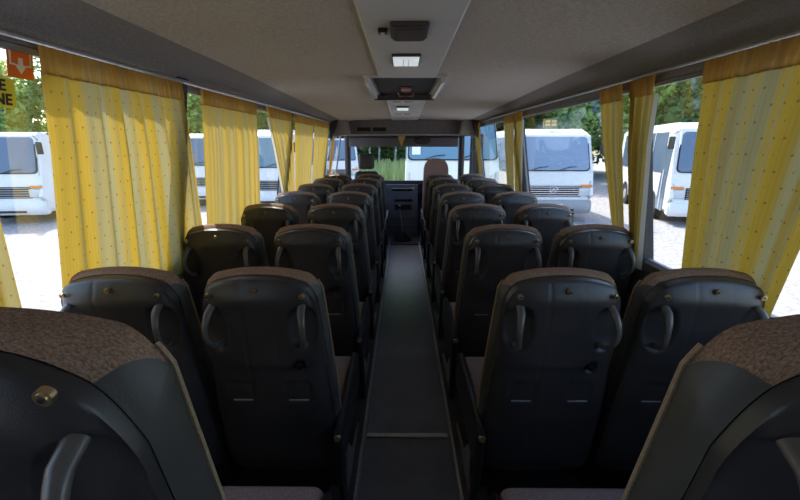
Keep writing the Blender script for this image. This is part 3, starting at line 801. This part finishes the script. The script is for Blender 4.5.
def minibus(loc, rz, label, wd=2.3, H=2.85, L=6.8, star=False, sign=False, paint='body_white', gl='vglass', round_=.18, ws=(1.56, 2.62), grille=(.78, 1.12), door=False, slope=.28, gw=.64, pil=.11):
    """front faces local -Y, origin on the ground at the middle of the nose"""
    t = empty('minibus', loc, rz); tag(t, label, 'bus', 'parked buses')
    a, b = ws
    prof = [(.06, .34), (.0, .42), (.0, .74), (.05, .80), (.05, a - .30), (.09, a - .06), (.09 + slope * .95, b + .05), (.09 + slope + .12, H - .12), (.09 + slope + .55, H), (L - .3, H), (L, H - .15), (L, .40), (L - .1, .34)]
    bm = BM(); prism(bm, prof, -wd / 2, wd / 2, 'x')
    es = [e for e in bm.edges if abs(abs(e.verts[0].co.x) - wd / 2) < 1e-4 and abs(e.verts[0].co.x - e.verts[1].co.x) < 1e-4]
    bmesh.ops.bevel(bm, geom=es, offset=round_ * .6, segments=4, affect='EDGES')
    # slightly arched roof, narrower top
    for v in bm.verts:
        if v.co.z > 1.4:
            v.co.x *= 1 - .05 * (v.co.z - 1.4) / 1.4
        if v.co.z > H - .2: v.co.z += .05 * (1 - (v.co.x / wd * 2) ** 2) - .04
    body = link('body', bm, M[paint], t, smooth=35)
    def gpt(x, z, out=.02):
        y = .09 + slope * (z - a) / (b - a) - out
        return Vector((x, y, z))
    # windscreen: rounded rectangle slab on the slope
    def rr(w0, w1, z0, z1, r, n=5):
        pts = []
        for cx, czz, a0 in ((1, 1, 0), (-1, 1, 90), (-1, 0, 180), (1, 0, 270)):
            ww = w1 if czz else w0
            for i in range(n + 1):
                an = math.radians(a0 + 90 * i / n)
                pts.append((cx * (ww - r) + r * math.cos(an), (z1 - r if czz else z0 + r) + r * math.sin(an)))
        return pts
    for nm, gap, out, mm in (('windscreen_seal', 0, .012, 'rubber'), ('windscreen', .035, .024, gl)):
        pts = rr(wd / 2 - pil - gap, wd / 2 - pil - .05 - gap, a + gap, b - gap, .12)
        bm = BM(); A = [bm.verts.new(gpt(x, z, out)) for x, z in pts]; B = [bm.verts.new(gpt(x, z, -.05)) for x, z in pts]
        bm.faces.new(A)
        for i in range(len(A)): bm.faces.new((A[i], A[(i + 1) % len(A)], B[(i + 1) % len(A)], B[i]))
        link(nm, bm, M[mm], t)
    for s in (-.75, .12):
        bm = BM(); p0 = gpt(s, a + .02, .05); p1 = gpt(s + .55, a + .14, .05); tube(bm, [p0, gpt(s + .3, a + .12, .06), p1], .012, 6); link('wiper', bm, M['black'], t)
    # grille
    g0, g1 = grille
    bm = BM(); box(bm, (0, .035, (g0 + g1) / 2), (wd * gw, .04, g1 - g0), .01); gr = link('grille', bm, M['rubber'], t)
    nb = 5
    for i in range(nb):
        bm = BM(); z = g0 + (g1 - g0) * (i + .5) / nb
        box(bm, (0, .012, z), (wd * (gw - .02), .02, .022), .005); link('grille_bar', bm, M['chrome' if star else 'bumper_grey'], gr)
    if star:
        c_ = Vector((0, -.005, (g0 + g1) / 2 + .06)); R = .115
        bm = BM(); tube(bm, [c_ + Vector((R * math.cos(2 * PI * i / 32), 0, R * math.sin(2 * PI * i / 32))) for i in range(33)], .012, 6, side=Vector((0, 1, 0)))
        for k_ in range(3):
            an = PI / 2 + k_ * 2 * PI / 3
            tube(bm, [c_, c_ + Vector((R * .5 * math.cos(an), 0, R * .5 * math.sin(an))), c_ + Vector((R * math.cos(an), 0, R * math.sin(an)))], [.024, .013, .004], 6, side=Vector((0, 1, 0)))
        link('emblem', bm, M['chrome'], t, smooth=True)
    for s in (-1, 1):
        bm = BM(); box(bm, (s * wd * .405, .03, (g0 + g1) / 2 - .02), (wd * .16, .06, (g1 - g0) * .75), .03, seg=3); hl_ = link('headlamp', bm, M['lamp'], t, smooth=40)
        bm = BM(); box(bm, (s * wd * .42, .03, g1 - .005), (wd * .15, .07, .075), .02); o = link('indicator', bm, M['amber'], t); o['label'] = 'amber indicator'
        # mirrors
        bm = BM(); box(bm, (s * (wd / 2 + .16), .0, b - .35), (.16, .08, .36), .03, seg=3)
        mr = link('mirror', bm, M['black'], t, smooth=40)
        bm = BM(); tube(bm, [(s * (wd / 2 - .1), .2, b + .02), (s * (wd / 2 + .14), .02, b - .12)], .014, 6); link('mirror_arm', bm, M['black'], mr)
    # bumper
    bm = BM(); prism(bm, [(-.05, .34), (-.07, .45), (-.06, .62), (.0, .70), (.2, .70), (.2, .30), (.0, .28)], -wd / 2, wd / 2, 'x')
    bmesh.ops.bevel(bm, geom=[e for e in bm.edges if abs(abs(e.verts[0].co.x) - wd / 2) < 1e-4 and abs(e.verts[0].co.x - e.verts[1].co.x) < 1e-4], offset=.05, segments=3, affect='EDGES')
    bp = link('bumper', bm, M['bumper_grey' if star else paint], t, smooth=35)
    bm = BM(); box(bm, (0, -.072, .52), (.62, .014, .10), .003); link('number_plate', bm, M['panel'], bp)
    bm = BM(); box(bm, (0, -.066, .38), (wd * .55, .014, .07), .003); link('air_intake', bm, M['rubber'], bp)
    if sign:
        bm = BM(); box(bm, (-.02, .75, H + .14), (.42, .10, .26), .01); sg = link('roof_sign', bm, M['sign_dark'], t); sg['label'] = 'small dark amber sign box on the roof'
        bm = BM()
        for dx in (-.1, .1):
            for dz in (-.045, .055): box(bm, (-.02 + dx, .695, H + .14 + dz), (.15, .012, .07), .004)
        link('lamp_panel', bm, M['sign_amber'], sg)
    # side windows, each its own pane
    for s in (-1, 1):
        n_ = 4; y0 = .95; pit = (L - 1.5) / n_
        for i in range(n_):
            yc = y0 + pit * (i + .5); z0, z1 = a - .05, b - .02
            xx = s * (wd / 2) * (1 - .05 * ((z0 + z1) / 2 - 1.4) / 1.4)
            rot = Matrix.Rotation(-s * .039, 3, 'Y')
            bm = BM(); box(bm, (0, 0, 0), (.03, pit - .12, z1 - z0), .012, rot=rot)
            bmesh.ops.translate(bm, vec=(xx, yc, (z0 + z1) / 2), verts=bm.verts[:])
            link('side_window', bm, M[gl], t)
        if door and s < 0:
            bm = BM(); box(bm, (s * wd / 2, .72, 1.35), (.05, .62, 1.95), .01)
            for v in bm.verts:
                if v.co.z > 1.4: v.co.x *= 1 - .05 * (v.co.z - 1.4) / 1.4
            dd = link('door', bm, M['vglass'], t)
            bm = BM(); box(bm, (s * (wd / 2 + .028), .72, 1.0), (.02, .045, 1.2), .004); link('door_post', bm, M['body_white'], dd)
        wheel(t, s * (wd / 2 - .12), 1.45); wheel(t, s * (wd / 2 - .12), L - 1.8)
        for yy in (1.45, L - 1.8):     # arches
            bm = BM(); pts = [(s * (wd / 2 + .006), yy + .50 * math.cos(PI * i / 14), .40 + .50 * math.sin(PI * i / 14)) for i in range(15)]
            tube(bm, pts, .025, 6); link('wheel_arch', bm, M['bumper_grey'], t, smooth=True)
            bm = BM(); cyl(bm, (s * (wd / 2 - .2), yy, .42), (s * (wd / 2 + .003), yy, .42), .47, .47, 28); link('wheel_well', bm, M['slot'], t)
    return t
M['vglass_light'] = mat('pale_vehicle_glass', (.22, .29, .40), .08, spec=.9)
M['sign_dark'] = mat('dark_sign_box', (.17, .125, .04), .5)
M['sign_amber'] = mat('amber_sign_panel', (.62, .43, .09), .5)
G = -.8
minibus((4.62, 12.45, G), 0, 'white bus seen head-on through the right middle window, amber sign on its roof', wd=2.42, H=2.86, star=True, sign=True, gw=.72, gl='vglass_light')
fr = minibus((1.27, 10.6, G), 0, 'white bus ahead filling the right half of the windscreen', wd=2.45, H=3.0, ws=(1.95, 2.95), gl='vglass2', slope=.35, paint='body_cream', pil=.05)
bm = BM(); box(bm, (-.88, .12, 2.35), (.22, .01, .30)); o = link('paper_notice', bm, M['white'], None); o.location = (1.20, 10.60, G - .10)
tag(o, 'white paper notice behind the windscreen of the bus ahead', 'notice')
ang = -math.atan2(1.0, 3.6)
minibus((8.98, 11.60, G), ang, 'white bus seen at an angle through the right window, its door side showing', wd=2.35, H=3.02, star=False, door=True, ws=(1.55, 2.75), gl='vglass')
minibus((13.6, 9.6, G), ang, 'white bus partly behind the curtain at the far right', wd=2.35, H=2.95)
minibus((-12.05, 11.9, G), .10, 'white bus with a dark grille seen through the near left window', wd=2.4, H=2.75, ws=(1.5, 2.6), gl='vglass', gw=.7)
minibus((-13.9, 15.2, G), .32, 'white bus standing just behind the grilled one on the left', wd=2.4, H=2.8, gl='vglass')
minibus((-8.3, 15.6, G), .05, 'white bus glimpsed through the gap at the first left pillar', wd=2.3, H=2.8)
minibus((-5.0, 14.2, G), .0, 'white bus glimpsed beside the diagonal left curtain', wd=2.2, H=2.9, gl='vglass2')
minibus((-3.4, 21.0, G), .3, 'white bus glimpsed through the driver window', wd=2.2, H=2.7)

# ================================================================== TREES
def crown_mesh(name, seed, n, R, Hh, m, leaf=.16):
    rnd = random.Random(seed); bm = BM()
    blobs = [(Vector((rnd.uniform(-.55, .55) * R, rnd.uniform(-.55, .55) * R, rnd.uniform(-.42, .42) * Hh)), rnd.uniform(.38, .6) * R) for _ in range(16)]
    for _ in range(n):
        c_, r = rnd.choice(blobs)
        dv = Vector((rnd.gauss(0, 1), rnd.gauss(0, 1), rnd.gauss(0, 1))).normalized()
        p = c_ + dv * r * rnd.uniform(.75, 1.05); p.z += 0
        a = Vector((rnd.gauss(0, 1), rnd.gauss(0, 1), rnd.gauss(0, .7))).normalized(); b = a.cross(dv + Vector((.1, .2, .3))).normalized()
        l = leaf * rnd.uniform(.7, 1.5)
        q = [p - a * l, p - b * l * .5, p + a * l, p + b * l * .5]
        bm.faces.new([bm.verts.new(x) for x in q])
    me = bpy.data.meshes.new(name); bm.to_mesh(me); bm.free(); me.materials.append(m)
    return me
CR = [crown_mesh('crown', 11 + i, 7500, 2.6, 6.8, M['leaf'], .19) for i in range(3)]
CD = [crown_mesh('crown_dark', 31 + i, 5200, 2.6, 7.5, M['leaf_dark'], .19) for i in range(2)]
def trunk_mesh(nm, m, h, r):
    bm = BM(); pts = [(random.uniform(-.06, .06) * i, random.uniform(-.06, .06) * i, h * i / 6) for i in range(7)]
    tube(bm, pts, [r * (1 - .1 * i) for i in range(7)], 8)
    me = bpy.data.meshes.new(nm); bm.to_mesh(me); bm.free(); me.materials.append(m)
    for p in me.polygons: p.use_smooth = True
    return me
TR = trunk_mesh('trunk', M['bark'], 8.5, .085); TB = trunk_mesh('trunk_brown', M['bark2'], 8, .2)
def tree(x, y, dark, label, group, sc_=1.0, zc_=None):
    t = empty('birch_tree' if not dark else 'broadleaf_tree', (x, y, G - .05), random.uniform(0, 6.28)); tag(t, label, 'tree', group)
    c_ = bpy.data.objects.new('crown', random.choice(CD if dark else CR)); COL.objects.link(c_); c_.parent = t
    c_.location = (0, 0, (zc_ or 5.2) * sc_); s_ = sc_ * random.uniform(.9, 1.15); c_.scale = (s_, s_, s_); c_.rotation_euler = (0, 0, random.uniform(0, 6))
    k_ = bpy.data.objects.new('trunk', TB if dark else TR); COL.objects.link(k_); k_.parent = t; k_.scale = (sc_, sc_, sc_)
    return t
# right-hand side
for i in range(13):
    x = 7 + i * 3.0; y = 34 - i * 1.55
    tree(x + random.uniform(-.6, .6), y + random.uniform(-.8, .8), i % 3 == 1, 'leafy green tree in the belt behind the buses on the right', 'trees behind the right-hand buses', random.uniform(.9, 1.1))
for i in range(12):
    x = 9 + i * 3.1; y = 39 - i * 1.3
    tree(x, y, True, 'dark tree at the back of the belt on the right', 'back row of trees on the right', 1.3)
# left-hand side
for i in range(13):
    x = -8 - i * 2.9; y = 36 - i * 1.4
    tree(x + random.uniform(-.6, .6), y + random.uniform(-.8, .8), i % 4 == 1, 'leafy green tree in the belt behind the buses on the left', 'trees behind the left-hand buses', random.uniform(.85, 1.0))
# ahead: birches with bare white stems in front of dark woods
for i in range(19):
    tree(-9 + i * .95 + random.uniform(-.4, .4), 30 + random.uniform(-1.2, 1.5), False, 'slim birch with a pale bare stem ahead beyond the grass', 'birches seen through the windscreen', 1.0, 8.2)
for i in range(9):
    tree(-10 + i * 3.0, 38 + random.uniform(-1, 1), True, 'dark dense tree behind the birches ahead', 'dark woods seen through the windscreen', 1.25, 3.6)
# grass verge ahead
bm = BM(); rnd = random.Random(5)
for _ in range(9000):
    x = rnd.uniform(-13, 6); y = rnd.uniform(22, 29.5); h = rnd.uniform(.5, 1.5); a = rnd.uniform(0, PI); dx, dy = .04 * math.cos(a), .04 * math.sin(a)
    lx, ly = rnd.uniform(-.3, .3), rnd.uniform(-.3, .3)
    bm.faces.new([bm.verts.new(q) for q in ((x - dx, y - dy, 0), (x + dx, y + dy, 0), (x + lx + dx * .4, y + ly, h), (x + lx - dx * .4, y + ly, h))])
o = link('tall_grass', bm, M['grass']); o.location = (0, 0, G); o['kind'] = 'stuff'; tag(o, 'tall pale green grass along the edge of the woods ahead', 'grass')
